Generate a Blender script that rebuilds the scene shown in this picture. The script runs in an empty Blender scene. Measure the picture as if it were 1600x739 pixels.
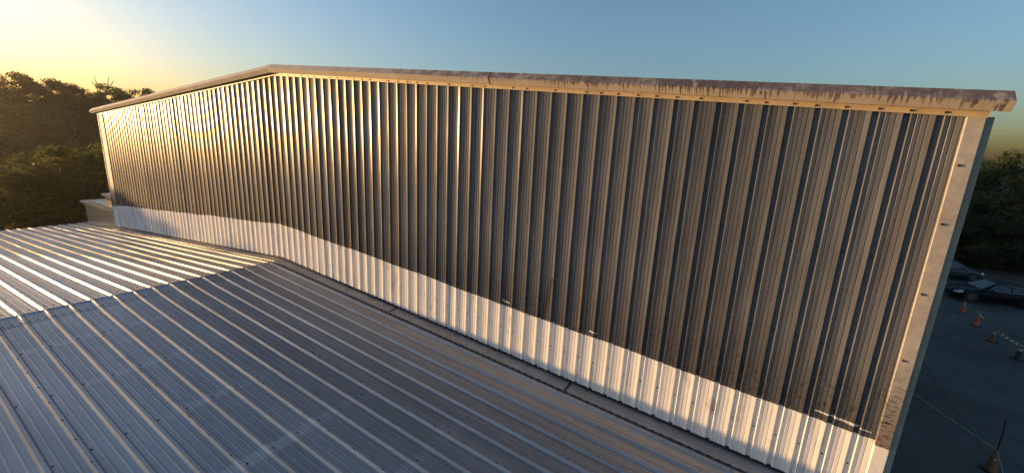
import bpy, bmesh, math, random
from mathutils import Vector, Matrix, noise
rnd = random.Random(7)
sc = bpy.context.scene
col = sc.collection
R = math.radians

# ------------------------------------------------------------------ camera
CAM = Vector((12.2936, -6.9996, 3.9056))
cam_d = bpy.data.cameras.new('camera'); cam = bpy.data.objects.new('camera', cam_d); col.objects.link(cam)
cam_d.sensor_fit = 'HORIZONTAL'; cam_d.sensor_width = 36; cam_d.lens = 628.128 / 1600 * 36
cam_d.clip_end = 6000; cam_d.clip_start = .05
r_ = Vector((.85650543, .51376217, .04946589)); u_ = Vector((-.15257338, .16046705, .97517777)); f_ = Vector((-.49307181, .84279224, -.21582733))
m = Matrix.Identity(4)
for i in range(3):
    m[i][0] = r_[i]; m[i][1] = u_[i]; m[i][2] = -f_[i]; m[i][3] = CAM[i]
cam.matrix_world = m
sc.camera = cam

# ------------------------------------------------------------------ light
SUN_TO = Vector((-.956, -.285, .0480)).normalized()           # towards the sun: low, far left, a little behind the camera
elev = math.asin(SUN_TO.z)
az = math.atan2(SUN_TO.x, SUN_TO.y)                          # clockwise from +Y
w = bpy.data.worlds.new('World'); sc.world = w; w.use_nodes = True
wt = w.node_tree; bg = wt.nodes['Background']
sky = wt.nodes.new('ShaderNodeTexSky'); sky.sky_type = 'NISHITA'; sky.sun_disc = False
sky.sun_elevation = elev; sky.sun_rotation = az
sky.altitude = 100; sky.air_density = 1.05; sky.dust_density = 2.8; sky.ozone_density = 2.5
wt.links.new(sky.outputs[0], bg.inputs[0]); bg.inputs[1].default_value = .15
sd = bpy.data.lights.new('sun', 'SUN'); sd.energy = 2.45; sd.angle = R(.6); sd.color = (1, .58, .23)
so = bpy.data.objects.new('sun', sd); col.objects.link(so)
so.rotation_euler = SUN_TO.to_track_quat('Z', 'Y').to_euler()
vs = sc.view_settings; vs.view_transform = 'Standard'; vs.look = 'None'; vs.gamma = 1; vs.use_curve_mapping = False
vs.exposure = 1.74

# ------------------------------------------------------------------ helpers
def setp(o, label=None, cat=None, group=None, kind=None):
    if label: o['label'] = label
    if cat: o['category'] = cat
    if group: o['group'] = group
    if kind: o['kind'] = kind
    return o
def empty(name, loc=(0, 0, 0), rz=0):
    o = bpy.data.objects.new(name, None); col.objects.link(o); o.location = loc; o.rotation_euler = (0, 0, rz)
    o.empty_display_size = .2
    return o
def mesh(name, V, F, mat, parent=None, smooth=False, mats=None, fm=None):
    me = bpy.data.meshes.new(name); me.from_pydata(V, [], F); me.update()
    if mats:
        for x in mats: me.materials.append(x)
        for p_, k in zip(me.polygons, fm): p_.material_index = k
    else: me.materials.append(mat)
    if smooth:
        for p_ in me.polygons: p_.use_smooth = True
    o = bpy.data.objects.new(name, me); col.objects.link(o)
    if parent: o.parent = parent
    return o
class MB:
    def __init__(s): s.V = []; s.F = []
    def quad(s, a, b, c, d):
        n = len(s.V); s.V += [a, b, c, d]; s.F.append((n, n + 1, n + 2, n + 3))
    def box(s, x0, x1, y0, y1, z0, z1):
        n = len(s.V)
        s.V += [(x, y, z) for z in (z0, z1) for y in (y0, y1) for x in (x0, x1)]
        s.F += [tuple(n + i for i in f) for f in ((0, 2, 3, 1), (4, 5, 7, 6), (0, 1, 5, 4), (2, 6, 7, 3), (0, 4, 6, 2), (1, 3, 7, 5))]
    def strip(s, rows, closed=False):                        # rows of equal length points
        n = len(s.V); k = len(rows[0])
        for r in rows: s.V += [tuple(p) for p in r]
        for i in range(len(rows) - 1):
            for j in range(k - (0 if closed else 1)):
                j2 = (j + 1) % k
                s.F.append((n + i * k + j, n + i * k + j2, n + (i + 1) * k + j2, n + (i + 1) * k + j))
    def lathe(s, c, prof, n=16, ax='z', caps=True):
        rows = []
        for r, h in prof:
            ring = []
            for i in range(n):
                a = 2 * math.pi * i / n; x, y = r * math.cos(a), r * math.sin(a)
                ring.append((c[0] + x, c[1] + y, c[2] + h) if ax == 'z' else (c[0] + x, c[1] + h, c[2] + y))
            rows.append(ring)
        b = len(s.V); s.strip(rows, True)
        if caps:
            s.F.append(tuple(b + i for i in reversed(range(n)))); e = b + (len(rows) - 1) * n; s.F.append(tuple(e + i for i in range(n)))
    def tube(s, pts, r, n=8):
        rows = []
        for i, p in enumerate(pts):
            p = Vector(p); a = Vector(pts[max(0, i - 1)]); b = Vector(pts[min(len(pts) - 1, i + 1)])
            t = (b - a).normalized(); q = t.cross(Vector((0, 0, 1)))
            if q.length < .05: q = t.cross(Vector((1, 0, 0)))
            q.normalize(); w_ = t.cross(q); rr = r[i] if isinstance(r, (list, tuple)) else r
            rows.append([tuple(p + q * rr * math.cos(2 * math.pi * k / n) + w_ * rr * math.sin(2 * math.pi * k / n)) for k in range(n)])
        s.strip(rows, True)
    def screw(s, c, nrm, r=.012, h=.008):
        nrm = Vector(nrm).normalized(); q = nrm.orthogonal().normalized(); t = nrm.cross(q); c = Vector(c)
        b = len(s.V)
        for rr, hh in ((r * 1.25, 0), (r, h)):
            for i in range(6):
                a = i * math.pi / 3; s.V.append(tuple(c + q * rr * math.cos(a) + t * rr * math.sin(a) + nrm * hh))
        for i in range(6): s.F.append((b + i, b + (i + 1) % 6, b + 6 + (i + 1) % 6, b + 6 + i))
        s.F.append(tuple(b + 6 + i for i in range(6)))
    def build(s, name, mat, parent=None, smooth=False): return mesh(name, s.V, s.F, mat, parent, smooth)

# ------------------------------------------------------------------ materials
def newmat(name):
    M = bpy.data.materials.new(name); M.use_nodes = True
    return M, M.node_tree, M.node_tree.nodes['Principled BSDF']
class N:
    """tiny node-graph helper"""
    def __init__(s, nt): s.t = nt; s.pos = None
    def n(s, typ, **kw):
        x = s.t.nodes.new(typ)
        for k, v in kw.items(): setattr(x, k, v)
        return x
    def lk(s, a, b): s.t.links.new(a, b)
    def inp(s, sock, v):
        if isinstance(v, bpy.types.NodeSocket): s.lk(v, sock)
        else: sock.default_value = v
    def math(s, op, a, b=None, c=None, clamp=False):
        x = s.n('ShaderNodeMath', operation=op, use_clamp=clamp); s.inp(x.inputs[0], a)
        if b is not None: s.inp(x.inputs[1], b)
        if c is not None: s.inp(x.inputs[2], c)
        return x.outputs[0]
    def xyz(s):
        if s.pos is None:
            g = s.n('ShaderNodeNewGeometry'); q = s.n('ShaderNodeSeparateXYZ'); s.lk(g.outputs['Position'], q.inputs[0]); s.P = g.outputs['Position']; s.pos = q.outputs
        return s.pos
    def noise(s, scale=(1, 1, 1), sc_=1, detail=4, rough=.55, w=0, dist=0):
        s.xyz(); mp = s.n('ShaderNodeMapping'); mp.inputs['Scale'].default_value = scale; mp.inputs['Location'].default_value = (w, w * 1.7, w * .6); s.lk(s.P, mp.inputs[0])
        x = s.n('ShaderNodeTexNoise'); x.inputs['Scale'].default_value = sc_; x.inputs['Detail'].default_value = detail; x.inputs['Roughness'].default_value = rough; x.inputs['Distortion'].default_value = dist
        s.lk(mp.outputs[0], x.inputs['Vector']); return x.outputs['Fac']
    def ramp(s, v, lo, hi, a=0., b=1.):
        x = s.n('ShaderNodeMapRange', interpolation_type='SMOOTHSTEP'); s.inp(x.inputs[0], v)
        for i, q in enumerate((lo, hi, a, b)): s.inp(x.inputs[i + 1], q)
        return x.outputs[0]
    def mix(s, f, a, b):
        x = s.n('ShaderNodeMix', data_type='RGBA'); s.inp(x.inputs[0], f)
        for i, q in ((6, a), (7, b)):
            if isinstance(q, bpy.types.NodeSocket): s.lk(q, x.inputs[i])
            else: x.inputs[i].default_value = (*q, 1)
        return x.outputs[2]
    def bump(s, h, strength, dist=1., prev=None):
        x = s.n('ShaderNodeBump'); x.inputs['Strength'].default_value = strength; x.inputs['Distance'].default_value = dist
        s.lk(h, x.inputs['Height'])
        if prev is not None: s.lk(prev, x.inputs['Normal'])
        return x.outputs[0]
def plain(name, c, rough=.6, metal=0., var=.15, nscale=6., spec=.5, bump=0., coat=0.):
    M, nt, b = newmat(name); g = N(nt)
    f = g.noise((1, 1, 1), nscale, 5)
    c1 = tuple(min(1, q * (1 + var)) for q in c); c0 = tuple(q * (1 - var) for q in c)
    g.lk(g.mix(g.ramp(f, .3, .7), c0, c1), b.inputs['Base Color'])
    b.inputs['Metallic'].default_value = metal; g.lk(g.ramp(f, .2, .8, max(.02, rough - .08), min(1, rough + .08)), b.inputs['Roughness'])
    b.inputs['Specular IOR Level'].default_value = spec; b.inputs['Coat Weight'].default_value = coat
    if bump: g.lk(g.bump(f, bump, .02), b.inputs['Normal'])
    return M

S_W, H, X0, WP = .0737, 5.582, .0575, .3048
WL, WR = -15.2, 14.5
S_R, XR, PR, Y0 = .0734, -.274, .3619, .42
def ztop(x): return H - S_W * abs(x)
def zroof(x): return -S_R * abs(x - XR)

def seg_mask(g, x, z, a, b, wid, nz, amp):
    """soft distance-to-segment mask in the wall plane, for scrapes that have a shape of their own"""
    ax, az_ = a; bx, bz = b; L2 = (bx - ax) ** 2 + (bz - az_) ** 2
    dx = g.math('SUBTRACT', x, ax); dz = g.math('SUBTRACT', z, az_)
    t = g.math('DIVIDE', g.math('ADD', g.math('MULTIPLY', dx, bx - ax), g.math('MULTIPLY', dz, bz - az_)), L2, clamp=True)
    ex = g.math('SUBTRACT', dx, g.math('MULTIPLY', t, bx - ax)); ez = g.math('SUBTRACT', dz, g.math('MULTIPLY', t, bz - az_))
    d = g.math('SQRT', g.math('ADD', g.math('MULTIPLY', ex, ex), g.math('MULTIPLY', ez, ez)))
    d = g.math('ADD', d, g.math('MULTIPLY', g.math('SUBTRACT', nz, .5), amp))
    return g.ramp(d, wid, wid * .5)

def wall_material(name, trim=False):
    M, nt, b = newmat(name); g = N(nt); x, y, z = g.xyz()
    n_fine = g.noise((1, 1, 1), 9, 6, .65); n_big = g.noise((1, 1, .35), .7, 4); n_str = g.noise((14, 1, .8), 1.2, 5, .6, 3); n_spot = g.noise((1, 1, .6), 22, 3, .6, 5)
    h = g.math('ADD', z, g.math('MULTIPLY', g.math('ABSOLUTE', g.math('SUBTRACT', x, XR)), S_R))      # height over the lower roof
    edge = g.math('ADD', 1.185 if not trim else 1.12, g.math('MULTIPLY', g.math('SUBTRACT', g.noise((1, 1, 1), .55, 2), .5), .13))
    edge = g.math('ADD', edge, g.math('MULTIPLY', g.math('SUBTRACT', n_fine, .5), .02))
    white = g.ramp(g.math('SUBTRACT', edge, h), -.006, .006)
    # old finish: weathered dark bronze-grey metal, streaky, with mildew above the repainted band
    old = g.mix(g.ramp(n_str, .3, .72), (.105, .116, .136), (.17, .183, .205)) if not trim else g.mix(g.ramp(n_fine, .3, .7), (.37, .355, .335), (.47, .45, .425))
    old = g.mix(g.math('MULTIPLY', g.ramp(n_big, .45, .75), .35), old, (.10, .09, .085))
    oi = g.n('ShaderNodeObjectInfo'); rndv = oi.outputs['Random']
    if not trim:
        old = g.mix(g.math('MULTIPLY', g.ramp(rndv, 0, .5, .45, 0), 1.), old, (.055, .058, .064)); old = g.mix(g.ramp(rndv, .6, 1., 0, .35), old, (.16, .16, .165))
        runs = g.math('MULTIPLY', g.ramp(g.noise((24, 1, .22), 1.0, 4, .6, 41), .60, .70), g.ramp(g.noise((1, 1, 1), .6, 2, .5, 44), .42, .6))
        old = g.mix(g.math('MULTIPLY', runs, .5), old, (.12, .065, .04))
        pale = g.math('MULTIPLY', g.ramp(g.noise((18, 1, .3), 1.0, 4, .6, 51), .62, .72), g.ramp(g.noise((1, 1, 1), .5, 2, .5, 55), .45, .62))
        old = g.mix(g.math('MULTIPLY', pale, .4), old, (.22, .215, .21))
    low = g.ramp(h, 2.7, 1.2)
    spots = g.math('MULTIPLY', g.ramp(n_spot, .53, .62), g.math('MULTIPLY', low, g.ramp(g.noise((1, 1, 1), 1.1, 2, .5, 9), .42, .6)))
    old = g.mix(g.math('MULTIPLY', spots, .85), old, (.035, .03, .03))
    old = g.mix(g.math('MULTIPLY', low, .55), old, (.05, .05, .053))
    if trim:
        # flaking rust and mildew low on the corner trim
        flake = g.noise((6, 1, 14), 1.6, 6, .7, 11)
        mk = g.math('MULTIPLY', g.ramp(flake, .50, .58), g.ramp(h, 2.5, 1.3))
        old = g.mix(g.math('MULTIPLY', mk, .9), old, (.07, .06, .055))
        rust = g.math('MULTIPLY', g.ramp(h, 1.75, 1.45), g.ramp(n_fine, .45, .65))
        old = g.mix(g.math('MULTIPLY', rust, .35), old, (.32, .12, .045))
    paint = g.mix(g.ramp(n_str, .35, .8), (.76, .755, .745), (.87, .865, .855))
    grime = g.math('MULTIPLY', g.ramp(g.noise((3, 1, .9), 2.2, 5, .6, 21), .56, .72), .55)
    paint = g.mix(grime, paint, (.38, .36, .35))
    c = g.mix(white, old, paint)
    chips = None
    for a_, b_, wd in (((8.02, .68), (8.2, .65), .022), ((10.04, .53), (10.15, .51), .022), ((13.62, .29), (13.85, .27), .014), ((13.84, .27), (14.12, .235), .026), ((14.16, .215), (14.27, .2), .014), ((-7.25, 3.66), (-6.95, 3.64), .03), ((-14.2, -.25), (-13.9, -.3), .06)):
        k = seg_mask(g, x, z, a_, b_, wd, n_fine, .02); chips = k if chips is None else g.math('MAXIMUM', chips, k)
    c = g.mix(g.math('MULTIPLY', chips, .9), c, (.74, .73, .72))
    scr = seg_mask(g, x, z, (9.16, 1.37), (9.03, .50), .055, n_fine, .05)
    c = g.mix(g.math('MULTIPLY', g.math('MULTIPLY', scr, g.math('SUBTRACT', 1, white)), .7), c, (.06, .05, .045))
    rs = seg_mask(g, x, z, (9.83, 1.7), (9.8, .55), .03, n_fine, .04)
    c = g.mix(g.math('MULTIPLY', g.math('MULTIPLY', rs, g.math('SUBTRACT', 1, white)), .6), c, (.33, .17, .07))
    g.lk(c, b.inputs['Base Color'])
    g.lk(g.math('MULTIPLY', g.math('SUBTRACT', 1, white), .07 if not trim else .05), b.inputs['Metallic'])
    ro = g.ramp(n_fine, .3, .7, .27, .31) if not trim else g.ramp(n_fine, .3, .7, .5, .7)
    ro = g.math('ADD', ro, g.math('MULTIPLY', white, .25)); ro = g.math('ADD', ro, g.math('MULTIPLY', low, .10))
    g.lk(ro, b.inputs['Roughness'])
    bp = g.bump(g.noise((2.2, 1, .55), 1.0, 2, .5, 31), .5, .020)          # oil-canning of thin sheet
    bp = g.bump(n_fine, .03, .004, bp)
    g.lk(bp, b.inputs['Normal'])
    b.inputs['Specular IOR Level'].default_value = .09
    return M

def roof_material(name):
    M, nt, b = newmat(name); g = N(nt); x, y, z = g.xyz()
    n1 = g.noise((.25, 2.2, 1), 1.0, 5, .6); n2 = g.noise((1, 1, 1), 7, 5, .65, 4); n3 = g.noise((1, 1, 1), .45, 3, .5, 8); n4 = g.noise((.6, 9, 1), 1.0, 4, .6, 14)
    ax = g.math('ABSOLUTE', g.math('SUBTRACT', x, XR))
    # bands over the purlins where the sheet stays free of dew
    k = g.math('DIVIDE', g.math('SUBTRACT', ax, 1.80 - .0), 1.79)
    fr = g.math('ABSOLUTE', g.math('SUBTRACT', k, g.math('ROUND', k)))
    fr = g.math('ADD', fr, g.math('MULTIPLY', g.math('SUBTRACT', g.noise((1, 1.4, 1), 1.4, 3), .5), .07))
    pur = g.math('MULTIPLY', g.math('MULTIPLY', g.ramp(fr, .075, .045), g.ramp(n3, .36, .58)), g.ramp(y, -2.2, -5.2, .12, 1.))
    c = g.mix(g.ramp(n1, .3, .72), (.305, .312, .325), (.415, .422, .43))
    c = g.mix(g.math('MULTIPLY', g.ramp(n4, .5, .8), .35), c, (.28, .27, .265))
    c = g.mix(g.math('MULTIPLY', g.ramp(n2, .58, .72), .22), c, (.22, .2, .18))
    c = g.mix(g.math('MULTIPLY', pur, .45), c, (.72, .73, .74))
    oi = g.n('ShaderNodeObjectInfo'); c = g.mix(g.ramp(oi.outputs['Random'], 0, 1, 0, .30), c, (.26, .268, .275))
    scuff = g.math('MULTIPLY', g.ramp(g.noise((3, 3, 3), 2.6, 6, .7, 61), .60, .70), g.ramp(g.noise((1, 1, 1), .7, 2, .5, 66), .48, .62))
    c = g.mix(g.math('MULTIPLY', scuff, .35), c, (.15, .135, .12))
    g.lk(c, b.inputs['Base Color'])
    b.inputs['Metallic'].default_value = .58; b.inputs['Specular IOR Level'].default_value = .3
    ro = g.ramp(n3, .3, .7, .35, .42); ro = g.math('ADD', ro, g.math('MULTIPLY', n2, .08)); ro = g.math('ADD', ro, g.math('MULTIPLY', pur, .12))
    g.lk(ro, b.inputs['Roughness'])
    bp = g.bump(g.noise((.8, 1.2, 1), 1.0, 1, .5, 17), .3, .010); bp = g.bump(n2, .03, .004, bp)
    g.lk(bp, b.inputs['Normal'])
    return M

def rake_material(name):
    """cream paint with purple-brown mildew and rust running from the top hem, heavier towards the right end"""
    M, nt, b = newmat(name); g = N(nt); x, y, z = g.xyz()
    nf = g.noise((1, 1, 1), 11, 6, .65); nb = g.noise((1.3, 1, 1), 1.2, 4, .6, 3); drip = g.noise((26, 1, 1.5), 1.0, 5, .65, 6); blot = g.noise((2.4, 2, 3), 2.0, 5, .62, 12)
    hz = g.math('ADD', z, g.math('MULTIPLY', g.math('ABSOLUTE', x), S_W))              # height measured from the gable line
    v = g.math('SUBTRACT', hz, H + .165)                                              # 0 at the nose, + on the upper face
    base = g.mix(g.ramp(nb, .3, .7), (.47, .41, .33), (.57, .51, .42))
    base = g.mix(g.math('MULTIPLY', g.ramp(nf, .5, .75), .3), base, (.30, .25, .2))
    heavy = g.math('MULTIPLY', g.ramp(x, 5.0, 9.0), g.ramp(g.noise((1, .01, .01), .8, 2, .5, 2), .25, .55))
    up = g.ramp(v, -.004, .012)
    upst = g.math('MULTIPLY', up, g.math('MULTIPLY', g.ramp(x, 1.0, 7.5, .0, 1.), g.ramp(g.math('ADD', g.math('MULTIPLY', blot, .6), g.math('MULTIPLY', drip, .4)), .42, .54, .35, 1.)))
    reach = g.math('MULTIPLY', g.math('SUBTRACT', drip, .47), .85)
    run = g.ramp(g.math('ADD', v, g.math('MULTIPLY', reach, heavy)), -.006, .006)
    st = g.math('MAXIMUM', g.math('MULTIPLY', upst, .95), g.math('MULTIPLY', g.math('MULTIPLY', run, heavy), g.ramp(blot, .3, .44)))
    c = g.mix(g.math('MULTIPLY', st, .9), base, g.mix(g.ramp(nf, .35, .65), (.045, .028, .032), (.14, .10, .105)))
    g.lk(c, b.inputs['Base Color']); b.inputs['Roughness'].default_value = .55
    b.inputs['Metallic'].default_value = .15
    g.lk(g.bump(nf, .2, .004), b.inputs['Normal'])
    return M

def leaf_material(name, c0, c1, trans):
    M, nt, b = newmat(name); g = N(nt)
    oi = g.n('ShaderNodeObjectInfo'); f = g.noise((1, 1, 1), .9, 3)
    rn = g.n('ShaderNodeTexWhiteNoise'); rn.noise_dimensions = '1D'
    gi = g.n('ShaderNodeNewGeometry'); g.lk(gi.outputs['Random Per Island'], rn.inputs['W'])
    k = g.math('ADD', g.math('MULTIPLY', f, .5), g.math('MULTIPLY', rn.outputs['Value'], .5))
    k = g.math('ADD', k, g.math('MULTIPLY', g.math('SUBTRACT', oi.outputs['Random'], .5), .3), clamp=True)
    c = g.mix(k, c0, c1)
    g.lk(c, b.inputs['Base Color']); b.inputs['Roughness'].default_value = .6; b.inputs['Specular IOR Level'].default_value = .09
    tr = g.n('ShaderNodeBsdfTranslucent'); g.lk(c, tr.inputs[0])
    mx = g.n('ShaderNodeMixShader'); mx.inputs[0].default_value = trans
    g.lk(b.outputs[0], mx.inputs[1]); g.lk(tr.outputs[0], mx.inputs[2]); g.lk(mx.outputs[0], nt.nodes['Material Output'].inputs[0])
    return M

def asphalt_material(name):
    M, nt, b = newmat(name); g = N(nt)
    n1 = g.noise((1, 1, 1), .25, 5, .6); n2 = g.noise((1, 1, 1), 30, 3, .6, 3); n3 = g.noise((1, 1, 1), 1.6, 5, .65, 8)
    c = g.mix(g.ramp(n1, .3, .7), (.046, .040, .033), (.082, .074, .063))
    c = g.mix(g.math('MULTIPLY', g.ramp(n3, .55, .75), .5), c, (.095, .095, .095)); c = g.mix(g.math('MULTIPLY', g.ramp(n3, .42, .28), .6), c, (.025, .025, .027))
    g.lk(c, b.inputs['Base Color']); b.inputs['Roughness'].default_value = .85
    g.lk(g.bump(n2, .5, .01), b.inputs['Normal'])
    return M

MW = wall_material('weathered_wall_sheet'); MWT = wall_material('weathered_corner_trim', True)
MR = roof_material('galvalume_roof'); MK = rake_material('stained_rake_paint')
M_strip = plain('tan_trim_paint', (.52, .42, .29), .5, .1, .1, 4)
M_screw = plain('dark_screw', (.03, .03, .032), .5, .3)
M_dark = plain('dark_gap', (.02, .02, .022), .9)
M_flash = plain('grey_flashing', (.27, .28, .30), .42, .5, .15, 3)
M_return = plain('green_grey_trim', (.38, .355, .28), .6, .0, .12, 3)
M_side = plain('side_wall_sheet', (.30, .29, .27), .5, .2, .1, 2)
M_zinc = plain('bare_sheet', (.50, .43, .32), .36, .5, .10, 1.2, bump=.1)
M_asph = asphalt_material('asphalt')
M_grass = plain('grass_soil', (.055, .065, .03), .95, 0, .4, .4, .2)
M_hill = plain('wooded_slope_soil', (.035, .035, .018), .95, 0, .4, .3, .1)
M_leafL = leaf_material('leaf_oak', (.034, .048, .012), (.14, .15, .036), .55)
M_leafR = leaf_material('leaf_broad', (.030, .048, .015), (.10, .125, .034), .4)
M_bark = plain('bark', (.06, .045, .032), .9, 0, .3, 8, .2, .6)

# ------------------------------------------------------------------ ground and setting
GZ = -5.0
ground = mesh('ground', [(-600, -600, GZ - .05), (600, -600, GZ - .05), (600, 600, GZ - .05), (-600, 600, GZ - .05)], [(0, 1, 2, 3)], M_grass); setp(ground, kind='structure')
lot = mesh('parking_lot', [(-30, -40, GZ), (60, -40, GZ), (60, 46, GZ), (-30, 46, GZ)], [(0, 1, 2, 3)], M_asph); setp(lot, kind='structure')
def crack(pts, wd, name='crack'):
    mb = MB(); n = len(pts); rows = []
    P = []
    for i in range(n - 1):
        a, b = Vector(pts[i]), Vector(pts[i + 1]); k = max(2, int((b - a).length / .35))
        for j in range(k): P.append(a.lerp(b, j / k) + Vector((rnd.uniform(-.06, .06), rnd.uniform(-.06, .06))))
    P.append(Vector(pts[-1]))
    for i, q in enumerate(P):
        t = (P[min(i + 1, len(P) - 1)] - P[max(i - 1, 0)]).normalized(); nn = Vector((-t.y, t.x)); ww = wd * rnd.uniform(.5, 1.2)
        rows.append([(q.x - nn.x * ww, q.y - nn.y * ww, GZ + .004), (q.x + nn.x * ww, q.y + nn.y * ww, GZ + .004)])
    mb.strip(rows); o = mb.build(name, M_tar, lot); return o
M_tar = plain('tar', (.016, .016, .018), .8)

# ------------------------------------------------------------------ tall building
tall = setp(empty('metal_building', (0, 0, GZ)), 'tall weathered metal building whose long ribbed gable wall has a white painted base', 'building')
OFF = Matrix.Translation((0, 0, -GZ))
def adopt(o, parent=None):                                   # keep world coordinates under a moved root
    o.parent = parent; return o
def part(mb, name, mat, root, smooth=False):
    o = mb.build(name, mat, None, smooth); o.parent = root
    r = root
    while r.parent: r = r.parent
    if root.parent is None: o.location = tuple(-c for c in root.location)
    return o

# backing wall in the plane of the girts, and the body of the building
mb = MB()
DEP = 38
pts = [(WL, GZ), (WR, GZ), (WR, ztop(WR) + .05), (0, H + .05), (WL, ztop(WL) + .05)]
n = len(mb.V); mb.V += [(x, .06, z) for x, z in pts]; mb.F.append(tuple(range(n, n + 5)))
wall = part(mb, 'front_wall', M_dark, tall)
mb = MB(); mb.quad((14.58, .08, GZ), (14.58, DEP, GZ), (14.58, DEP, ztop(WR)), (14.58, .08, ztop(WR))); part(mb, 'side_wall', M_side, tall)
mb = MB(); mb.quad((WL, .08, GZ), (WL, DEP, GZ), (WL, DEP, ztop(WL)), (WL, .08, ztop(WL))); part(mb, 'side_wall', M_side, tall)
mb = MB(); n = 0; mb.V += [(x, DEP, z) for x, z in pts]; mb.F.append((0, 1, 2, 3, 4)); part(mb, 'back_wall', M_side, tall)
for sx, xe in ((-1, WL - .15), (1, WR + .10)):
    mb = MB(); mb.quad((0, -.06, H + .27), (xe, -.06, ztop(xe) + .27), (xe, DEP + .2, ztop(xe) + .27), (0, DEP + .2, H + .27)); part(mb, 'roof_slope', MR, tall)

# wall panels: reversed-rib sheets, three pitches wide
def wall_profile(tilt):
    """one pitch, list of (u, y): recess first, then the pan with three shallow grooves; y>0 is into the wall"""
    out = [(0, 0), (.018, .032), (.070, .032), (.084, 0.)]
    a, b_ = .084, WP; uc = (a + b_) / 2; hw = (b_ - a) / 2; c = .0135 + tilt
    f = lambda u: c * (1 - ((u - uc) / hw) ** 2)
    for gx in (.134, .188, .247):
        out += [(gx - .007, f(gx - .007)), (gx - .003, f(gx) + .005), (gx + .003, f(gx) + .005), (gx + .007, f(gx + .007))]
    return out
kmin = math.ceil((WL + .55 - X0) / WP); kmax = math.floor((14.35 - X0) / WP)
XL = X0 + kmin * WP
wall_screws = MB(); strip_screws = MB()
k = kmin
while k <= kmax:
    k2 = min(k + 3, kmax + 1)
    rot = rnd.gauss(0, .004); off = rnd.uniform(-.001, .001)
    P = []
    for kk in range(k, k2):
        tl = rnd.gauss(0, .0025)
        for u, y in wall_profile(tl):
            P.append((X0 + kk * WP + u, y + off + rot * (kk - k - 1 + u / WP) * WP))
        xs = X0 + kk * WP + .044
        zb = zroof(xs)
        for dz in (.105, .66, 2.35, 3.75):
            if zb + dz < ztop(xs) - .2: wall_screws.screw((xs, .030, zb + dz + rnd.uniform(-.012, .012)), (0, -1, 0), .011, .008)
        if rnd.random() < .8: strip_screws.screw((xs + rnd.uniform(-.04, .04), -.0275, ztop(xs) + .03), (0, -1, 0), .012, .012)
    ye_ = off + rot * (k2 - k - 1) * WP
    P.append((X0 + k2 * WP, ye_) if k2 <= kmax else (14.36, ye_))
    if k2 <= kmax: P.append((X0 + k2 * WP + .008, .0145 + ye_))
    mb = MB()
    bot = [(x, y - .004, zroof(x) + .102) for x, y in P]; top = [(x, y, ztop(x) + .03) for x, y in P]
    # split at the ridge so the gable line stays crisp
    mb.strip([bot, [(x, y, (zroof(x) + ztop(x)) * .33) for x, y in P], [(x, y, (zroof(x) + ztop(x)) * .7) for x, y in P], top])
    o = part(mb, 'wall_panel', MW, wall)
    o.location = (0, 0, 0)
    k = k2
for zz in (3.96, 3.24, 2.32, 1.38, .43): wall_screws.screw((14.385, -.0205, zz), (0, -1, 0), .014, .014)
setp(part(wall_screws, 'wall_screws', M_screw, tall), kind='stuff')
setp(part(strip_screws, 'trim_screws', M_screw, tall), kind='stuff')

# corner trims
mb = MB()
zb = zroof(14.5) - .3
prof = [(14.338, .004), (14.340, -.014), (14.345, -.020), (14.497, -.020), (14.505, -.014), (14.505, .06)]
mb.strip([[(x, y, zb) for x, y in prof], [(x, y, 1.2) for x, y in prof], [(x, y, ztop(14.4) + .04) for x, y in prof]])
setp(part(mb, 'corner_trim', MWT, tall), 'flat tan corner trim flaking with rust near its foot')
mb = MB(); mb.box(14.508, 14.592, .055, .40, GZ, ztop(14.6) + .02); part(mb, 'corner_return', M_return, tall)
mb = MB()
prof = [(WL, .06), (WL, -.03), (WL + .07, -.03), (WL + .09, -.012), (XL + .004, -.012), (XL + .012, .004)]
mb.strip([[(x, y, zroof(x) + .05) for x, y in prof], [(x, y, ztop(x) + .04) for x, y in prof]])
part(mb, 'corner_trim', MWT, tall)

# rake: two-faced eave trim along both slopes, in lengths
RAKE = [(-.02, .30), (-.085, .292), (-.20, .165), (-.125, .062), (-.118, .075), (-.022, .090)]
def rake_piece(x0, x1, grow=0., bend=0):
    mb = MB(); xs = [x0, x1] if x0 * x1 >= 0 else [x0, 0, x1]
    rows = [[(x, y - (grow if 0 < i < 4 else 0), ztop(x) + z) for i, (y, z) in enumerate(RAKE)] for x in xs]
    mb.strip(rows)
    n = len(RAKE)
    mb.F.append(tuple(range(n))); e = len(mb.V) - n; mb.F.append(tuple(reversed(range(e, e + n))))
    return part(mb, 'rake_trim', MK, tall)
for i, (a, b_) in enumerate(((-15.62, -9.4), (-9.4, -4.6), (-4.6, -.02), (-.02, .40), (.40, 3.9), (3.9, 7.60), (7.60, 11.2), (11.2, 14.64))):
    rake_piece(a + .003, b_ - .001, .003 * (i % 2))
for a, b_ in ((WL + .02, -7.6), (-7.597, 0), (.003, 7.59), (7.595, 14.51)):
    mb = MB(); rows = [[(x, -.005, ztop(x) - .004), (x, -.027, ztop(x) - .002), (x, -.027, ztop(x) + .085), (x, -.012, ztop(x) + .095)] for x in (a, b_)]
    mb.strip(rows); part(mb, 'rake_flashing', M_strip, tall)
# dark open lap at the joint on the right rake
mb = MB(); mb.strip([[(x, y - .004, ztop(x) + z) for y, z in RAKE[1:4]] for x in (7.592, 7.608)]); part(mb, 'open_joint', M_dark, tall)

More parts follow.
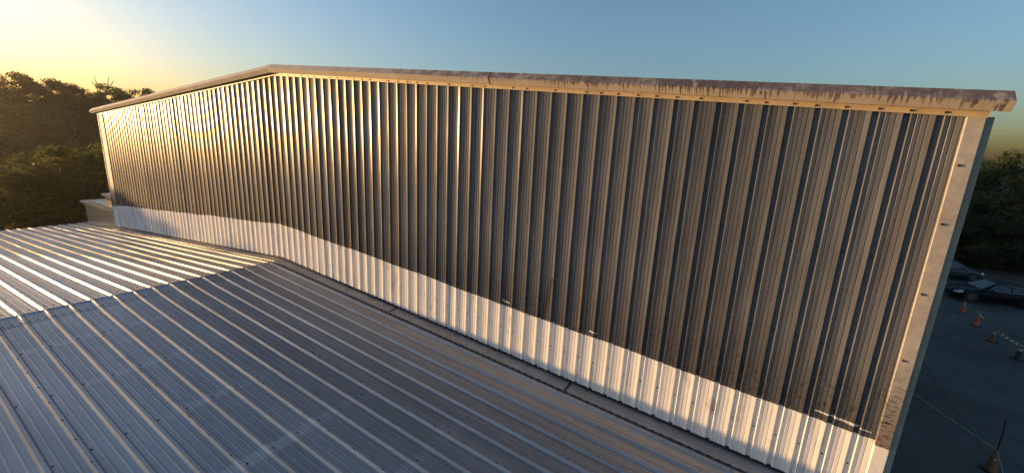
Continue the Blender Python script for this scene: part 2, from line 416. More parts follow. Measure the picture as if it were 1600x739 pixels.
# ------------------------------------------------------------------ lower building with ribbed metal roof
low = setp(empty('low_building', (0, -9, GZ)), 'low building with ribbed galvanised gable roof butting against the tall wall', 'building')
XE_L, XE_R, YE = -19.5, 15.1, -18.6
mb = MB()
b0 = len(mb.V); e1, e2 = XE_L + .3, XE_R - .5
mb.V += [(x, y, z) for y in (-.1, YE + .3) for x, z in ((e1, GZ), (e2, GZ), (e2, zroof(e2) - .12), (XR, -.12), (e1, zroof(e1) - .12))]
mb.F += [(0, 1, 2, 3, 4), (5, 9, 8, 7, 6), (1, 6, 7, 2), (0, 4, 9, 5), (2, 7, 8, 3), (3, 8, 9, 4)]
part(mb, 'walls', M_side, low)
RIB = [(-.050, 0), (-.021, .038), (.021, .038), (.050, 0)]
def roof_profile(ya, yb, lift=0.):
    """from ya (towards the wall) down to yb, (y, h) of ribs and stiffeners; ribs at -(Y0+i*PR)"""
    out = [(ya, None)]
    i = math.floor((-ya - Y0) / PR) - 1
    while True:
        yc = -(Y0 + i * PR)
        if yc - PR < yb - .4 - PR: break
        for dy, h in reversed(RIB): out.append((yc + dy, h))
        for t in (-.0605, .0605):
            ym = yc - PR / 2 - t
            out += [(ym + .017, 0), (ym + .008, .0032), (ym - .008, .0032), (ym - .017, 0)]
        i += 1
        if i > 200: break
    P = sorted([(y, h) for y, h in out[1:]], key=lambda q: -q[0])
    def hat(y):
        for (y1, h1), (y2, h2) in zip(P, P[1:]):
            if y1 >= y >= y2: return h1 + (h2 - h1) * (y1 - y) / max(1e-9, y1 - y2)
        return 0
    Q = [(ya, hat(ya))] + [(y, h) for y, h in P if yb < y < ya] + [(yb, hat(yb))]
    return [(y, h + lift) for y, h in Q]
nr = math.sqrt(1 + S_R ** 2)
def roof_pt(sx, d, y, h): # d metres from ridge along plan
    return (XR + sx * d + sx * S_R * h / nr, y, -S_R * d + h / nr)
edges = [0.0] + [-(Y0 + 3 * PR * j) for j in range(0, 17)]
roof_scr = MB(); lap_scr = MB()
slopes = {}
for sx, dmax in ((1, XE_R - XR), (-1, XR - XE_L)):
    mb = MB(); mb.quad(roof_pt(sx, 0, -.02, -.05), roof_pt(sx, dmax - .1, -.02, -.05), roof_pt(sx, dmax - .1, YE + .1, -.05), roof_pt(sx, 0, YE + .1, -.05))
    sl = part(mb, 'roof_slope', M_dark, low); slopes[sx] = sl
    for j in range(len(edges) - 1):
        ya, yb = edges[j], edges[j + 1]
        ya2 = ya + (.0195 if j else -.02); yb2 = yb + .010
        prof = roof_profile(ya2, yb2)
        prof = [(y, h + .003 * max(0, min(1, (y - yb) / (ya - yb)))) for y, h in prof]
        mb = MB(); tw = 0; ds = [0.02, dmax * .25, dmax * .5, dmax * .75, dmax]
        zo = [rnd.uniform(-.0003, .0003) for _ in ds]
        mb.strip([[roof_pt(sx, d, y, h + q + tw * (y - ya)) for y, h in prof] for d, q in zip(ds, zo)])
        o = part(mb, 'roof_panel', MR, sl); o.location = (0, 0, 0)
    nrm = (sx * S_R, 0, 1)
    d = 1.80
    while d < dmax:
        for i in range(0, 52):
            for ty in (.062,) + ((-.19,) if rnd.random() < .12 else ()):
                y = -(Y0 + i * PR) + ty
                if y > YE + .1: roof_scr.screw(roof_pt(sx, d + rnd.uniform(-.02, .02), y, .001), nrm, .0125, .009)
        d += 1.79
    for j in range(1, len(edges)):
        d = .85
        while d < dmax:
            lap_scr.screw(roof_pt(sx, d + rnd.uniform(-.02, .02), edges[j] - .014 + rnd.uniform(-.003, .003), .0395), (sx * S_R, 0, 1), .0115, .008); d += .605
    mb2 = None
setp(part(roof_scr, 'purlin_screws', M_screw, low), kind='stuff'); setp(part(lap_scr, 'lap_screws', M_screw, low), kind='stuff')
# ridge cap, die-formed over the ribs
CAPW = .50; cap_scr = MB()
ye = [-.30] + edges[1:]
for j in range(len(ye) - 1):
    prof = roof_profile(ye[j] + (.03 if j else 0), ye[j + 1] - .02, .0065)
    mb = MB()
    rows = [[roof_pt(-1, CAPW, y, h - .005) for y, h in prof], [roof_pt(-1, CAPW, y, h) for y, h in prof], [roof_pt(-1, .07, y, .010 + .75 * h) for y, h in prof],
            [(XR, y, .034 + .2 * h) for y, h in prof], [roof_pt(1, .07, y, .010 + .75 * h) for y, h in prof], [roof_pt(1, CAPW, y, h) for y, h in prof], [roof_pt(1, CAPW, y, h - .005) for y, h in prof]]
    mb.strip(rows); part(mb, 'ridge_cap', MR, low)
for sx in (1, -1):
    for i in range(50):
        yc = -(Y0 + i * PR)
        for t in (.062, .18, .30):
            if yc - t > YE: cap_scr.screw(roof_pt(sx, CAPW - .10, yc - t + rnd.uniform(-.012, .012), .008), (sx * S_R, 0, 1), .0125, .009)
setp(part(cap_scr, 'ridge_screws', M_screw, low), kind='stuff')
# flashing along the foot of the tall wall, in lengths, over a toothed closure
FL = [(.052, .20), (.050, .060), (-.10, .056), (-.22, .054), (-.275, .052), (-.30, .046), (-.305, .030), (-.295, .024)]
fl_scr = MB()
def flash(x0, x1, lift):
    mb = MB(); xs = [x0, x1] if (x0 - XR) * (x1 - XR) >= 0 else [x0, XR, x1]
    mb.strip([[(x, y, zroof(x) + h + lift) for y, h in FL] for x in xs]); return part(mb, 'wall_flashing', M_flash, low)
for i, (a, b_) in enumerate(((-19.4, -15.9), (-15.9, -10.73), (-10.73, -5.39), (-5.39, XR), (XR, 4.86), (4.86, 9.76), (9.76, 14.9))):
    flash(a + (.006 if i else 0), b_ - .006, .003 * (i % 2))
for a, b_ in ((WL + .1, XR), (XR, 14.34)):  # dark strip standing in for the contact shadow under the panel feet
    mb = MB(); mb.strip([[(x, .046, zroof(x) + .112), (x, -.003, zroof(x) + .108), (x, -.003, zroof(x) + .066), (x, .046, zroof(x) + .062)] for x in (a, b_)]); part(mb, 'contact_shadow_strip', M_dark, low)
closure = MB()
x = -19.0
while x < 14.9:
    z = zroof(x)
    closure.box(x, x + .085, -.299, -.270, z + .0, z + .036)
    fl_scr.screw((x + .045, -.3065, z + .040), (0, -1, .2), .011, .008)
    x += .152
setp(part(closure, 'closure_strip', M_dark, low), kind='stuff'); setp(part(fl_scr, 'flashing_screws', M_screw, low), kind='stuff')
for xj in (-15.9, -10.73, -5.39, 4.86, 9.76):
    mb = MB(); mb.strip([[(x, y - .002, zroof(x) + h + .007) for y, h in FL[1:6]] for x in (xj - .035, xj + .022)]); part(mb, 'lap_sealant', M_dark, low)

# ------------------------------------------------------------------ sheet-metal annex end past the far left corner
bx = setp(empty('annex_curb', (-17.6, .4, GZ)), 'squat sheet-metal annex end with stepped cap past the far left wall corner', 'annex')
mb = MB(); mb.box(-19.75, WL - .06, .02, 3.2, GZ, -.42); part(mb, 'body', M_zinc, bx)
mb = MB(); mb.box(-19.80, WL - .05, -.02, 3.25, -.415, -.30); part(mb, 'fascia_band', M_zinc, bx)
mb = MB(); mb.box(-20.05, WL - .04, -.10, 3.3, -.295, -.20); part(mb, 'gutter_lip', M_strip, bx)
mb = MB(); mb.box(-18.7, WL - .04, -.02, 3.1, -.195, -.09); part(mb, 'cap_step', M_zinc, bx)
mb = MB(); mb.box(-17.4, WL - .04, .3, 2.8, -.085, .30); part(mb, 'upper_vent', M_zinc, bx)
mb = MB(); mb.box(-17.5, WL - .03, .2, 2.9, .305, .42); part(mb, 'upper_cap', M_strip, bx)

# ------------------------------------------------------------------ trees
def make_tree(name, seed, height, rad, nleaf, leaf, mat, sparse=0., trunk_r=.2, low_crown=.18):
    rr = random.Random(seed); tr = MB()
    th = height * .62
    def wob(p, a): return (p[0] + rr.uniform(-a, a), p[1] + rr.uniform(-a, a), p[2])
    tp = [wob((0, 0, th * i / 6), .02 * height * i / 6) for i in range(7)]; tp[0] = (0, 0, -.3)
    tr.tube(tp, [trunk_r * (1.25 - i / 6.5) + .02 for i in range(7)], 8)
    clumps = []
    nb = 15
    for b in range(nb):
        t = low_crown + (1 - low_crown) * (b + .5) / nb
        base = Vector(tp[min(6, int(t * 6))]); a = b * 2.4 + rr.uniform(-.4, .4)
        prof = math.sin(math.pi * min(1, .22 + .78 * (1 - t) * .95 + .12)) ** .6
        L = rad * prof * rr.uniform(.65, 1.12)
        up = height * (.10 + .26 * t) * rr.uniform(.7, 1.2)
        end = base + Vector((math.cos(a) * L, math.sin(a) * L, up)); mid = base.lerp(end, .5) + Vector((0, 0, -up * .12))
        tr.tube([base, mid, end], [trunk_r * .35, trunk_r * .2, .02], 5)
        for q in (.45, .75, 1.):
            c = base.lerp(end, q) + Vector((rr.uniform(-.3, .3), rr.uniform(-.3, .3), rr.uniform(-.1, .4))) * (rad * .25)
            clumps.append((c, rad * rr.uniform(.20, .36) * (1.05 - .2 * q)))
            if rr.random() < .6:
                c2 = c + Vector((rr.gauss(0, .3), rr.gauss(0, .3), rr.gauss(.1, .2))) * rad * .6
                tr.tube([base.lerp(end, q), c2], [.04, .012], 4); clumps.append((c2, rad * rr.uniform(.12, .22)))
    for i in range(5):
        c = Vector(tp[6]) + Vector((rr.gauss(0, .25) * rad, rr.gauss(0, .25) * rad, height * rr.uniform(.08, .32))); clumps.append((c, rad * rr.uniform(.16, .3)))
        tr.tube([tp[6], c], [.06, .015], 4)
    zmax = max(c.z + r for c, r in clumps); sz = height / zmax
    V = []; F = []
    tot = sum(r ** 2 for _, r in clumps)
    for c, r in clumps:
        for i in range(int(nleaf * r ** 2 / tot)):
            d = Vector((rr.gauss(0, 1), rr.gauss(0, 1), rr.gauss(0, 1))).normalized(); q = c + d * r * (rr.random() ** .42) * rr.uniform(.8, 1.25)
            q.z = c.z + (q.z - c.z) * .75
            nrm = (d + Vector((rr.gauss(0, .6), rr.gauss(0, .6), rr.gauss(.5, .6)))).normalized(); t = nrm.orthogonal().normalized()
            t = Matrix.Rotation(rr.uniform(0, 6.28), 3, nrm) @ t; s_ = nrm.cross(t); L = leaf * rr.uniform(.6, 1.35)
            k_ = len(V); V += [tuple(q - t * L), tuple(q - s_ * L * .48 + nrm * L * .12), tuple(q + t * L), tuple(q + s_ * L * .48 + nrm * L * .12)]; F.append((k_, k_ + 1, k_ + 2, k_ + 3))
    V = [(x, y, z * sz) for x, y, z in V]; tr.V = [(x, y, z * sz if z > 0 else z) for x, y, z in tr.V]
    root = empty(name)
    tr.build('trunk', M_bark, root, True); mesh('crown', V, F, mat, root)
    return root
def dup(root):
    r = root.copy(); col.objects.link(r)
    for ch in list(root.children):
        c = ch.copy(); col.objects.link(c); c.parent = r
    return r
protoL = [make_tree('oak_tree', 11 + i, 10, 4.2, 10000, .20, M_leafL) for i in range(3)]
protoR = [make_tree('broadleaf_tree', 41 + i, 10, 4.4, 10000, .19, M_leafR) for i in range(3)]
used = set()
def plant(proto, x, y, z, s, label, group, sxy=1.):
    t = proto if proto.name not in used else dup(proto)
    used.add(proto.name); t.location = (x, y, z); t.scale = (s * sxy, s * sxy, s); t.rotation_euler = (0, 0, rnd.uniform(0, 6.28))
    setp(t, label, 'tree', group)
    return t

# wooded hillside to the left
def hillz(x, y):
    d = max(0, (-x - 52) / 55); d = min(1, d); k = d * d * (3 - 2 * d)
    fade = 1 - max(0, min(1, (y - 22) / 60)) * .65
    south = max(0, min(1, (y + 6) / 18)); south = .30 + .70 * south * south * (3 - 2 * south)
    return GZ - .1 + 10.5 * k * fade * south + .5 * noise.noise(Vector((x * .05, y * .05, 0)))
hm = MB(); rows = []
for i in range(30):
    x = -46 - i * 6
    rows.append([(x, -90 + j * 8, hillz(x, -90 + j * 8) if i else GZ - .3) for j in range(32)])
hm.strip(rows); hill = hm.build('hillside', M_hill, None, True); setp(hill, kind='structure')

def merged(name, items, mat, kind_parts=None):
    """one object holding many crowns of a far wood that reads as one mass"""
    V = []; F = []
    for me, (x, y, z), s, rz, keep in items:
        c_, s_ = math.cos(rz), math.sin(rz); n = len(V)
        nv = len(me.vertices); nq = int(nv / 4 * keep)
        vs_ = [v.co for v in me.vertices]
        step = max(1, round(1 / keep)); q = 0
        for i in range(0, nv // 4, step):
            b = len(V); cen = sum((vs_[i * 4 + j] for j in range(4)), Vector()) / 4
            for j in range(4):
                p = cen + (vs_[i * 4 + j] - cen) * math.sqrt(step)
                V.append((x + (c_ * p.x - s_ * p.y) * s, y + (s_ * p.x + c_ * p.y) * s, z + p.z * s))
            F.append((b, b + 1, b + 2, b + 3))
    return mesh(name, V, F, mat)
crownL = [[c for c in t.children if c.name.startswith('crown')][0].data for t in protoL]
crownR = [[c for c in t.children if c.name.startswith('crown')][0].data for t in protoR]

items = []
for i in range(8):
    for j in range(9):
        x = -58 - i * 5.2 + rnd.uniform(-1.8, 1.8); y = -3 + j * 5.6 + rnd.uniform(-1.8, 1.8)
        if x < -84: continue
        items.append((rnd.choice(crownL), (x, y, hillz(x, y) - .6), rnd.uniform(.62, .85), rnd.uniform(0, 6.28), .34))
woods = setp(merged('hillside_woods', items, M_leafL), 'dark mass of woods covering the hillside left of the building', 'woods', kind='stuff')
SKY = ((-91.5, 7.0, 11.0, 'leftmost broad dark oak on the hill skyline'), (-91, 12.3, 11.6, 'tallest rounded oak crown on the hill skyline'), (-90.5, 16.0, 10.7, 'shoulder oak just right of the tallest skyline crown'),
       (-90, 18.8, 9.6, 'low oak in the dip of the hill skyline'), (-88.4, 23.6, 11.2, 'loose airy oak on the skyline just above the rake trim'), (-89, 29, 10.6, 'oak mostly hidden behind the far end of the rake trim'), (-94, 2.5, 10.4, 'oak at the very left edge of the hill skyline'))
for i, (x, y, t, lb) in enumerate(SKY):
    z = hillz(x, y) - .3; plant(protoL[i % 3], x, y, z, (t + .6 - z) / 10, lb, 'oaks along the hill skyline', 1.15)
NEAR = ((-30.5, -3.2, 1.9, 'leafy tree at the left picture edge just past the roof eave'), (-30.0, 2.6, 2.9, 'bushy tree with sunlit top standing nearest the far wall corner'), (-34.5, .3, 1.6, 'shorter tree in the gap between the two bushy trees by the eave'),
        (-33, 6.4, 3.0, 'tree partly hidden behind the far left corner of the wall'), (-42, 5, 2.2, 'tree at the foot of the hill behind the sunlit bushy tree'))
for i, (x, y, t, lb) in enumerate(NEAR):
    plant(protoL[(i + 1) % 3], x, y, GZ - .1, (t - GZ) / 10, lb, 'trees beyond the left eave', 1.15)
# the same row of trees runs on, out of the picture to the left, and shades the foot of the wall
for i, (x, y, t) in enumerate(((-47, -12.0, 2.8), (-49, -16.5, 1.9), (-48, -21, 1.5), (-50, -26, .7), (-49, -31, .6))):
    plant(protoL[i % 3], x, y, GZ - .1, (t - GZ) / 10, 'tree of the row that runs on past the left picture edge', 'trees past the left picture edge', 1.0)
# thin bare twigs on the skyline
tw = MB()
for (x0, y0, z0, x1, y1, z1) in ((-89.5, 19.2, 8, -89.4, 18.4, 11.2), (-89.5, 19.2, 8, -89.3, 20.3, 11.5), (-89.45, 18.8, 9.6, -89.5, 18.0, 10.4), (-89.4, 19.9, 10.2, -89.4, 20.9, 11.0)):
    tw.tube([(x0 + 3, y0, z0), ((x0 + x1) / 2 + 3, (y0 + y1) / 2 + .1, (z0 + z1) / 2 + .5), (x1 + 3, y1, z1 + .9)], [.09, .065, .03], 5)
tw.tube([(-86.5, 19.2, hillz(-86.5, 19.2) - .4), (-86.5, 19.2, 8.1)], [.16, .09], 6)
setp(tw.build('dead_tree', M_bark), 'thin bare dead tree poking above the skyline dip', 'dead tree')

RT = ((30.5, 54, 6.7, 0, 'dark tree next to the right wall edge, tallest on that skyline'), (35.5, 55.5, 6.1, 1, 'dark tree with small domed top right of the tallest one'), (36.2, 48.8, 4.9, 2, 'lighter green tree in front at the right picture edge'),
      (33, 60, 6.0, 2, 'tree behind the dark skyline trees on the right'), (41, 52, 6.4, 0, 'tree at the right picture edge behind the lighter green one'), (28.5, 50.5, 2.6, 1, 'low dark tree beside the right wall edge above the grey car'),
      (32.3, 48.0, 1.2, 0, 'low bushy tree above the two parked cars'))
for x, y, t, k_, lb in RT:
    plant(protoR[k_], x, y, GZ - .1, (t - GZ) / 10, lb, 'trees behind the parking lot', .95 if t > 3 else 1.5)
items = []
for i in range(16):
    items.append((rnd.choice(crownR), (20 + i * 2.0 + rnd.uniform(-.6, .6), 47.6 + rnd.uniform(-1, 1.2) - max(0, i - 8) * .9, GZ - .5), rnd.uniform(.20, .32), rnd.uniform(0, 6.28), .25))
for i in range(14):
    items.append((rnd.choice(crownR), (22 + i * 2.2, 53 + rnd.uniform(-2, 3) - max(0, i - 7) * .9, GZ - .5), rnd.uniform(.4, .62), rnd.uniform(0, 6.28), .33))
setp(merged('undergrowth', items, M_leafR), 'dark undergrowth along the far edge of the parking lot', 'bushes', kind='stuff')
# low far woods closing the horizon beyond the lot
items = []
for i in range(64):
    a = R(8 + i * 1.9); d = 175 + rnd.uniform(-22, 30); items.append((rnd.choice(crownR), (CAM.x + d * math.sin(a), CAM.y + d * math.cos(a), GZ - 1.0), rnd.uniform(1.0, 1.45), rnd.uniform(0, 6.28), .06))
setp(merged('distant_woods', items, M_leafR), 'low line of distant woods on the horizon beyond the parking lot', 'woods', kind='stuff')
# pale roof glimpsed between the trees
shed = setp(empty('distant_shed', (36.5, 66, GZ)), 'pale shed roof glimpsed between the trees at right', 'shed')
mb = MB(); mb.box(33.6, 38.2, 64.6, 67.6, GZ, 2.0); part(mb, 'walls', M_side, shed)
mb = MB(); mb.strip([[(33.3, 64.2, 1.9), (33.3, 66.1, 2.7), (33.3, 68, 1.9)], [(38.5, 64.2, 1.9), (38.5, 66.1, 2.7), (38.5, 68, 1.9)]]); part(mb, 'roof', plain('pale_roof', (.6, .6, .6), .4, .3), shed)

# cracks and dark patches in the asphalt
crack([(20.5, 19.5), (20.42, 18.05), (20.4, 16.4), (20.2, 14.3), (20.25, 12.9), (20.2, 12.05), (20.1, 11.0), (20.3, 8.5)], .022)
crack([(17.5, 12.9), (18.97, 12.7), (19.6, 12.77), (20.5, 12.56), (21.5, 12.4), (24.0, 12.2)], .020)
crack([(20.5, 30), (21.6, 26), (22.8, 21), (22.4, 17)], .010)
for (x, y, a) in ((21.64, 16.54, .36), (22.3, 22.46, .55), (22.8, 23.3, .45), (18.6, 12.1, .25), (28.2, 27.3, .6)):
    mb = MB(); n = 9; mb.V = [(x + a * .55 * math.cos(i * .698) * rnd.uniform(.6, 1.2), y + a * .25 * math.sin(i * .698) * rnd.uniform(.6, 1.2), GZ + .008) for i in range(n)]; mb.F = [tuple(range(n))]
    mb.build('oil_patch', M_tar, lot)

# ------------------------------------------------------------------ traffic cones, tape and rope
def cone(loc, h, body_c, collar_c, label, rz=0., tilt=0., rough=.5):
    root = setp(empty('traffic_cone', loc, rz), label, 'cone', 'traffic cones in the parking lot'); root.rotation_euler = (tilt, 0, rz)
    mb = MB(); s = .19; c_ = .05; z0, z1 = 0.0, .035
    oc = [(s - c_, -s), (s, -s + c_), (s, s - c_), (s - c_, s), (-s + c_, s), (-s, s - c_), (-s, -s + c_), (-s + c_, -s)]
    mb.strip([[(x, y, z0) for x, y in oc], [(x, y, z1) for x, y in oc], [(x * .8, y * .8, z1 + .012) for x, y in oc]], True); n = len(mb.V); mb.F.append(tuple(range(n - 8, n)))
    mb.build('base', plain('cone_base_rubber', (.025, .022, .02), .8), root)
    mb = MB(); mb.lathe((0, 0, 0), [(.155, .044), (.14, .07), (.125, .12), (.105, h * .38), (.075, h * .64), (.040, h * .94), (.034, h), (.024, h), (.022, h - .03)], 20)
    mb.build('cone_body', plain('cone_plastic', body_c, rough, 0, .12, 9), root, True)
    if collar_c:
        mb = MB(); f = lambda t: .105 + (.075 - .105) * (t - .38) / .26 if t < .64 else .075 + (.040 - .075) * (t - .64) / .30
        mb.lathe((0, 0, 0), [(f(.66) + .003, h * .66), (f(.84) + .003, h * .84)], 20, caps=False); mb.build('reflective_collar', plain('collar', collar_c, .35, 0, .1, 9), root, True)
    return root
cone((25.05, 28.81, GZ), .76, (.62, .12, .035), (.45, .42, .38), 'orange cone with pale collar in front of the black car, farthest of the taped row', .3)
cone((24.85, 26.28, GZ), .76, (.70, .13, .04), None, 'brightest orange cone, second of the taped row from the black car', .1)
cone((24.59, 23.60, GZ), .72, (.30, .075, .035), (.40, .37, .33), 'dull rust-brown cone with pale collar, third of the taped row', .5)
cone((24.73, 21.40, GZ), .70, (.05, .025, .02), (.50, .48, .44), 'nearly black cone with white collar at the right end of the taped row', .2)
cone((19.84, 9.73, GZ), .74, (.30, .11, .045), None, 'weathered brown cone nearest the wall with a pole stuck in its top', .6)
mb = MB(); mb.quad((-.028, -.108, .43), (.028, -.108, .43), (.004, -.0985, .50), (-.004, -.0985, .50)); o = mb.build('sticker', plain('sticker_white', (.7, .7, .68), .5), None); o.parent = bpy.data.objects[[q.name for q in bpy.data.objects if q.name.startswith('traffic_cone')][-1]]; o.rotation_euler = (0, 0, -.75)
mb = MB(); mb.tube([(19.84, 9.73, GZ + .5), (19.84, 9.73, GZ + .9), (19.83, 9.72, GZ + 1.35), (19.80, 9.74, GZ + 1.78)], [.018, .018, .017, .016], 8); setp(mb.build('pole', M_screw), 'thin dark pole standing up out of the nearest brown cone', 'pole')
def tape_material():
    M, nt, b = newmat('caution_tape'); g = N(nt)
    uv = g.n('ShaderNodeAttribute', attribute_name='along'); k = g.math('FRACT', g.math('MULTIPLY', uv.outputs['Fac'], 2.6))
    n_ = g.noise((1, 1, 1), 8, 3)
    g.lk(g.mix(g.ramp(k, .60, .64), g.mix(n_, (.52, .46, .10), (.70, .62, .18)), (.03, .03, .028)), b.inputs['Base Color']); b.inputs['Roughness'].default_value = .4
    return M
M_tape = tape_material()
def ribbon(name, nodes, wid, mat, sag, twist, label, cat):
    mb = MB(); rows = []; al = []; dist = 0; prev = None
    for a, b_ in zip(nodes, nodes[1:]):
        a, b_ = Vector(a), Vector(b_); n = max(6, int((b_ - a).length / .12))
        for i in range(n + (1 if b_ == Vector(nodes[-1]) else 0)):
            t = i / n; p = a.lerp(b_, t); p.z -= sag * 4 * t * (1 - t)
            d = (b_ - a).normalized(); sd_ = d.cross(Vector((0, 0, 1))).normalized(); ang = math.sin(dist * 1.7) * twist + .3 * math.sin(dist * 4.1) * twist
            wv = (Vector((0, 0, 1)) * math.cos(ang) + sd_ * math.sin(ang)) * wid / 2
            if prev is not None: dist += (p - prev).length
            prev = p.copy(); rows.append([tuple(p - wv), tuple(p + wv)]); al += [dist, dist]
    mb.strip(rows); o = mb.build(name, mat)
    at_ = o.data.attributes.new('along', 'FLOAT', 'POINT'); at_.data.foreach_set('value', al)
    return setp(o, label, cat)
ribbon('caution_tape', [(25.05, 28.81, GZ + .79), (24.85, 26.28, GZ + .78), (24.59, 23.60, GZ + .74), (24.73, 21.40, GZ + .72), (25.3, 18.2, GZ + .55), (25.6, 16.5, GZ + .02)], .075, M_tape, .07, 1.0, 'yellow and black caution tape strung along the row of cones', 'tape')
M_rope = plain('pale_cord', (.42, .42, .26), .7)
mb = MB()
rope = []
for a, b_, sg in (((14.63, 21.3, GZ + 1.0), (19.84, 9.73, GZ + .74), .16), ((19.84, 9.73, GZ + .74), (19.6, 7.9, GZ + .25), .05), ((19.6, 7.9, GZ + .25), (19.4, 6.0, GZ + .012), .0)):
    for i in range(10): t = i / 10; rope.append((a[0] + (b_[0] - a[0]) * t, a[1] + (b_[1] - a[1]) * t, a[2] + (b_[2] - a[2]) * t - sg * 4 * t * (1 - t)))
mb.tube(rope, .011, 6); setp(mb.build('barrier_rope', M_rope), 'pale yellow rope from the wall edge down to the brown cone with the pole', 'rope')

# ------------------------------------------------------------------ cars
M_rub = plain('tyre', (.018, .018, .018), .85); M_rim = plain('alloy', (.42, .42, .43), .3, .9, .05); M_glass = plain('car_glass', (.012, .014, .016), .06, 0, .0, 2, .9)
M_chrome = plain('chrome', (.6, .6, .6), .12, 1., .02); M_lamp = plain('headlamp_glass', (.55, .57, .6), .12, .2, .03); M_red = plain('tail_lamp', (.25, .01, .01), .2)
M_plas = plain('black_plastic', (.015, .015, .016), .5)
def car(name, loc, rz, paint, label, L, Wd, roof_z, hood_z, belt, ws0, ws1, rf1, rear, wheel_r, chrome, suv=False):
    """nose at -x, tail at +x, wheels on z=0"""
    root = setp(empty(name, loc, rz), label, 'car', 'cars parked in the lot')
    hw = Wd / 2
    st = [(0.00, .62, .40, .52), (.06, .82, .24, .64), (.30, .93, .19, hood_z - .16), (.75, .985, .18, hood_z - .06), (ws0 - .15, 1., .19, hood_z), (ws0 + .5, 1., .19, belt), (L * .5, 1., .19, belt + .01), (rear - .5, 1., .20, belt + .03), (L - .55, .98, .22, belt + .0 if suv else belt + .02), (L - .12, .92, .28, belt - .06), (L, .78, .42, belt - .22)]
    rows = []
    for x, wf, zb_, zt in st:
        w_ = hw * wf; h = zt - zb_
        half = [(0, zb_), (w_ * .75, zb_), (w_ * .95, zb_ + h * .12), (w_, zb_ + h * .38), (w_ * .99, zb_ + h * .62), (w_ * .955, zb_ + h * .84), (w_ * .87, zb_ + h * .965), (w_ * .5, zt + .02), (0, zt + .035)]
        rows.append([(x - L / 2, y, z) for y, z in half] + [(x - L / 2, -y, z) for y, z in reversed(half[1:-1])])
    mb = MB(); mb.strip(rows, True); n = len(rows[0]); mb.F.append(tuple(range(n))); mb.F.append(tuple(reversed(range(len(mb.V) - n, len(mb.V)))))
    body = mb.build('body', paint, root, True)
    sb = body.modifiers.new('sub', 'SUBSURF'); sb.levels = 1; sb.render_levels = 2
    # cabin
    wb, wt_ = hw * .90, hw * .70
    cab = [(ws0, belt - .02, wb, belt + .01), (ws1, belt, wt_ + .03, roof_z - .03), ((ws1 + rf1) / 2, belt, wt_ + .05, roof_z), (rf1, belt, wt_ + .01, roof_z - .04), (rear, belt, wb * .92, belt + .04)]
    rows = []
    for x, zb_, w_, zt in cab:
        h = zt - zb_
        half = [(wb * .985, zb_ - .05), (wb * .98 + (w_ - wb * .98) * .85, zb_ + h * .85), (w_ * .93, zb_ + h * .96), (w_ * .5, zt + .015), (0, zt + .02)]
        rows.append([(x - L / 2, y, z) for y, z in half] + [(x - L / 2, -y, z) for y, z in reversed(half[:-1])])
    mb = MB(); mb.strip(rows); mb.build('cabin', paint, root, True)
    def q(name_, pts, mat, par=root):
        mb = MB(); n = len(pts); mb.V = [(x - L / 2, y, z) for x, y, z in pts]; mb.F = [tuple(range(n))]; return mb.build(name_, mat, par)
    wy = wb * .92; ty = wt_ * .86
    q('windscreen', [(ws0 + .03, -wy, belt + .045), (ws0 + .03, wy, belt + .045), (ws1 - .03, ty, roof_z - .015), (ws1 - .03, -ty, roof_z - .015)], M_glass)
    q('rear_window', [(rear - .04, -wy * .9, belt + .09), (rear - .04, wy * .9, belt + .09), (rf1 + .03, ty, roof_z - .012), (rf1 + .03, -ty, roof_z - .012)], M_glass)
    for s in (-1, 1):
        yb_, yt = s * (wb + .004), s * (wt_ + .065)
        xm = ws0 + (rear - ws0) * .5
        g0 = q('side_window', [(ws0 + .42, yb_, belt + .035), (xm - .03, yb_, belt + .045), (xm - .03, yt, roof_z - .115), (ws1 + .04, yt, roof_z - .135)], M_glass)
        g1 = q('side_window', [(xm + .03, yb_, belt + .045), (rear - .45, yb_, belt + .06), (rf1 + .02, yt, roof_z - .145), (xm + .03, yt, roof_z - .115)], M_glass)
        for gl in (g0, g1): setattr(gl, 'name', 'side_window')
        if chrome:
            mb = MB(); o2 = s * .012
            mb.tube([(x - L / 2, y + o2, z) for x, y, z in ((ws0 + .36, yb_, belt + .02), (ws1 - .02, yt, roof_z - .11), (xm, yt, roof_z - .085), (rf1 + .05, yt, roof_z - .12), (rear - .36, yb_, belt + .045))], .014, 6)
            mb.tube([(x - L / 2, y + o2, z) for x, y, z in ((ws0 + .36, yb_, belt + .02), (xm, yb_ + s * .004, belt + .03), (rear - .36, yb_, belt + .045))], .012, 6); mb.build('window_trim', M_chrome, root, True)
        mb = MB(); mb.lathe((0, 0, 0), [(.02, -.10), (.085, -.06), (.10, 0), (.08, .07), (.03, .10)], 10, 'y'); o = mb.build('mirror', paint, root, True); o.location = (ws0 + .48 - L / 2, s * (hw + .06), belt + .09); o.scale = (.75, .9, .75)
        for xd in (xm - .28, rear - .62):
            mb = MB(); mb.box(-.10, .10, -.012, .012, -.014, .014); o = mb.build('door_handle', M_chrome if chrome else paint, root); o.location = (xd - L / 2, s * (hw * .985), belt - .13)
        mb = MB(); pts_ = [(.16, .55), (.10, .72), (.36, .80), (.66, .86), (.62, .70)]
        mb.strip([[(x, hl, z * (hood_z - .19) / .66) for x, z, hl in ((.11, .60, hw * .70), (.24, .66, hw * .86), (.50, .72, hw * .945))], [(x, hl, z * (hood_z - .19) / .66) for x, z, hl in ((.08, .49, hw * .72), (.17, .52, hw * .885), (.46, .58, hw * .965))]])
        mb.V = [(x - L / 2 - .035, s * y + s * .012, z) for x, y, z in mb.V]; mb.build('headlight', M_lamp, root)
        mb = MB(); mb.box(L / 2 - .30, L / 2 - .05, s * hw * .70 - .1, s * hw * .70 + .1, belt - .26, belt - .12); mb.build('tail_light', M_red, root)
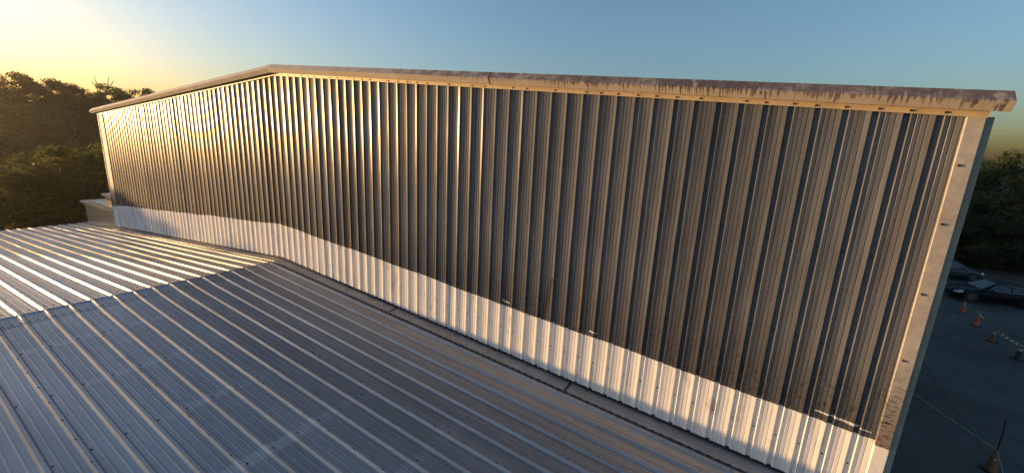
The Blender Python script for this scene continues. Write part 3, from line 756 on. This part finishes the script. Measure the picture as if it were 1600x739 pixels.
        for xw in (.92, L - 1.05):
            ro = MB(); yo = s * (hw - .10)
            arch = MB(); arch.lathe((xw - L / 2, yo - .02 if s > 0 else yo - .02, wheel_r), [(wheel_r + .055, -.09), (wheel_r + .055, .125)] if s > 0 else [(wheel_r + .055, -.085), (wheel_r + .055, .13)], 24, 'y'); arch.build('wheel_arch', M_plas, root)
            wh = MB(); wh.lathe((0, 0, 0), [(wheel_r * .66, -.11), (wheel_r * .95, -.10), (wheel_r, -.05), (wheel_r, .05), (wheel_r * .95, .10), (wheel_r * .66, .11)], 28, 'y'); wo = wh.build('wheel', M_rub, root, True); wo.location = (xw - L / 2, yo + s * .045, wheel_r)
            rm = MB(); rm.lathe((0, s * .10, 0), [(wheel_r * .64, 0), (wheel_r * .66, s * .014), (wheel_r * .58, s * .016), (wheel_r * .57, s * .004)], 28, 'y', False)
            for a in range(5):
                t = a * 2 * math.pi / 5 + .3; d_ = Vector((math.cos(t), 0, math.sin(t))); p_ = Vector((-math.sin(t), 0, math.cos(t)))
                A = [d_ * .03 - p_ * .03, d_ * .03 + p_ * .03, d_ * wheel_r * .6 + p_ * .022, d_ * wheel_r * .6 - p_ * .022]; rm.quad(*[(v.x, s * .114, v.z) for v in A])
            rm.lathe((0, s * .105, 0), [(.045, 0), (.04, s * .018), (.01, s * .02)], 12, 'y'); rm.build('rim', M_rim, wo)
    # nose: grille, bars, lower intake, plate
    gz = hood_z - .36
    mb = MB(); mb.box(-L / 2 - .012, -L / 2 + .12, -hw * .46, hw * .46, gz, gz + .17); gr = mb.build('grille', M_plas, root)
    for zz in (gz + .03, gz + .085, gz + .14):
        mb = MB(); mb.box(-L / 2 - .022, -L / 2 - .006, -hw * .44, hw * .44, zz - .007, zz + .007); mb.build('grille_bar', M_chrome, gr)
    mb = MB(); mb.box(-L / 2 + .0, -L / 2 + .15, -hw * .62, hw * .62, .25, .34); mb.build('lower_intake', M_plas, root)
    for s in (-1, 1):
        mb = MB(); mb.box(-L / 2 + .03, -L / 2 + .16, s * hw * .70 - .12, s * hw * .70 + .12, .36, .385); mb.build('fog_trim', M_chrome, root)
    return root
black = plain('black_car_paint', (.005, .005, .006), .45, .0, .05, 2, .15, 0, .1); grey = plain('grey_car_paint', (.05, .052, .056), .45, .3, .05, 2, .4, 0, .3)
# nose towards the building, tail towards the right picture edge
ang = math.atan2(-.36, .93)
cx_, cy_, ang = 27.85, 33.4, .16
car('black_sedan', (cx_, cy_, GZ), ang, black, 'black sedan with chrome window trim parked behind the farthest cone', 4.9, 1.86, 1.46, .90, .93, 1.35, 2.20, 3.55, 4.45, .335, True)
car('grey_hatchback', (27.4, 40.2, GZ), math.atan2(.30, .95) + math.pi, grey, 'dull grey car parked behind the black sedan, nose pointing right', 4.5, 1.80, 1.56, .98, .98, 1.15, 1.95, 3.60, 4.30, .33, False, True)

# ------------------------------------------------------------------ morning haze
hz = MB(); hz.box(-620, 620, -620, 620, GZ - 1.05, 13.5)
HM = bpy.data.materials.new('haze_air'); HM.use_nodes = True; ht = HM.node_tree
ht.nodes.remove(ht.nodes['Principled BSDF'])
pv = ht.nodes.new('ShaderNodeVolumePrincipled'); pv.inputs['Color'].default_value = (.95, .93, .9, 1); pv.inputs['Density'].default_value = .00036; pv.inputs['Anisotropy'].default_value = .8
ht.links.new(pv.outputs[0], ht.nodes['Material Output'].inputs['Volume'])
setp(hz.build('haze', HM), 'thin golden morning haze filling the air', 'haze', kind='stuff')
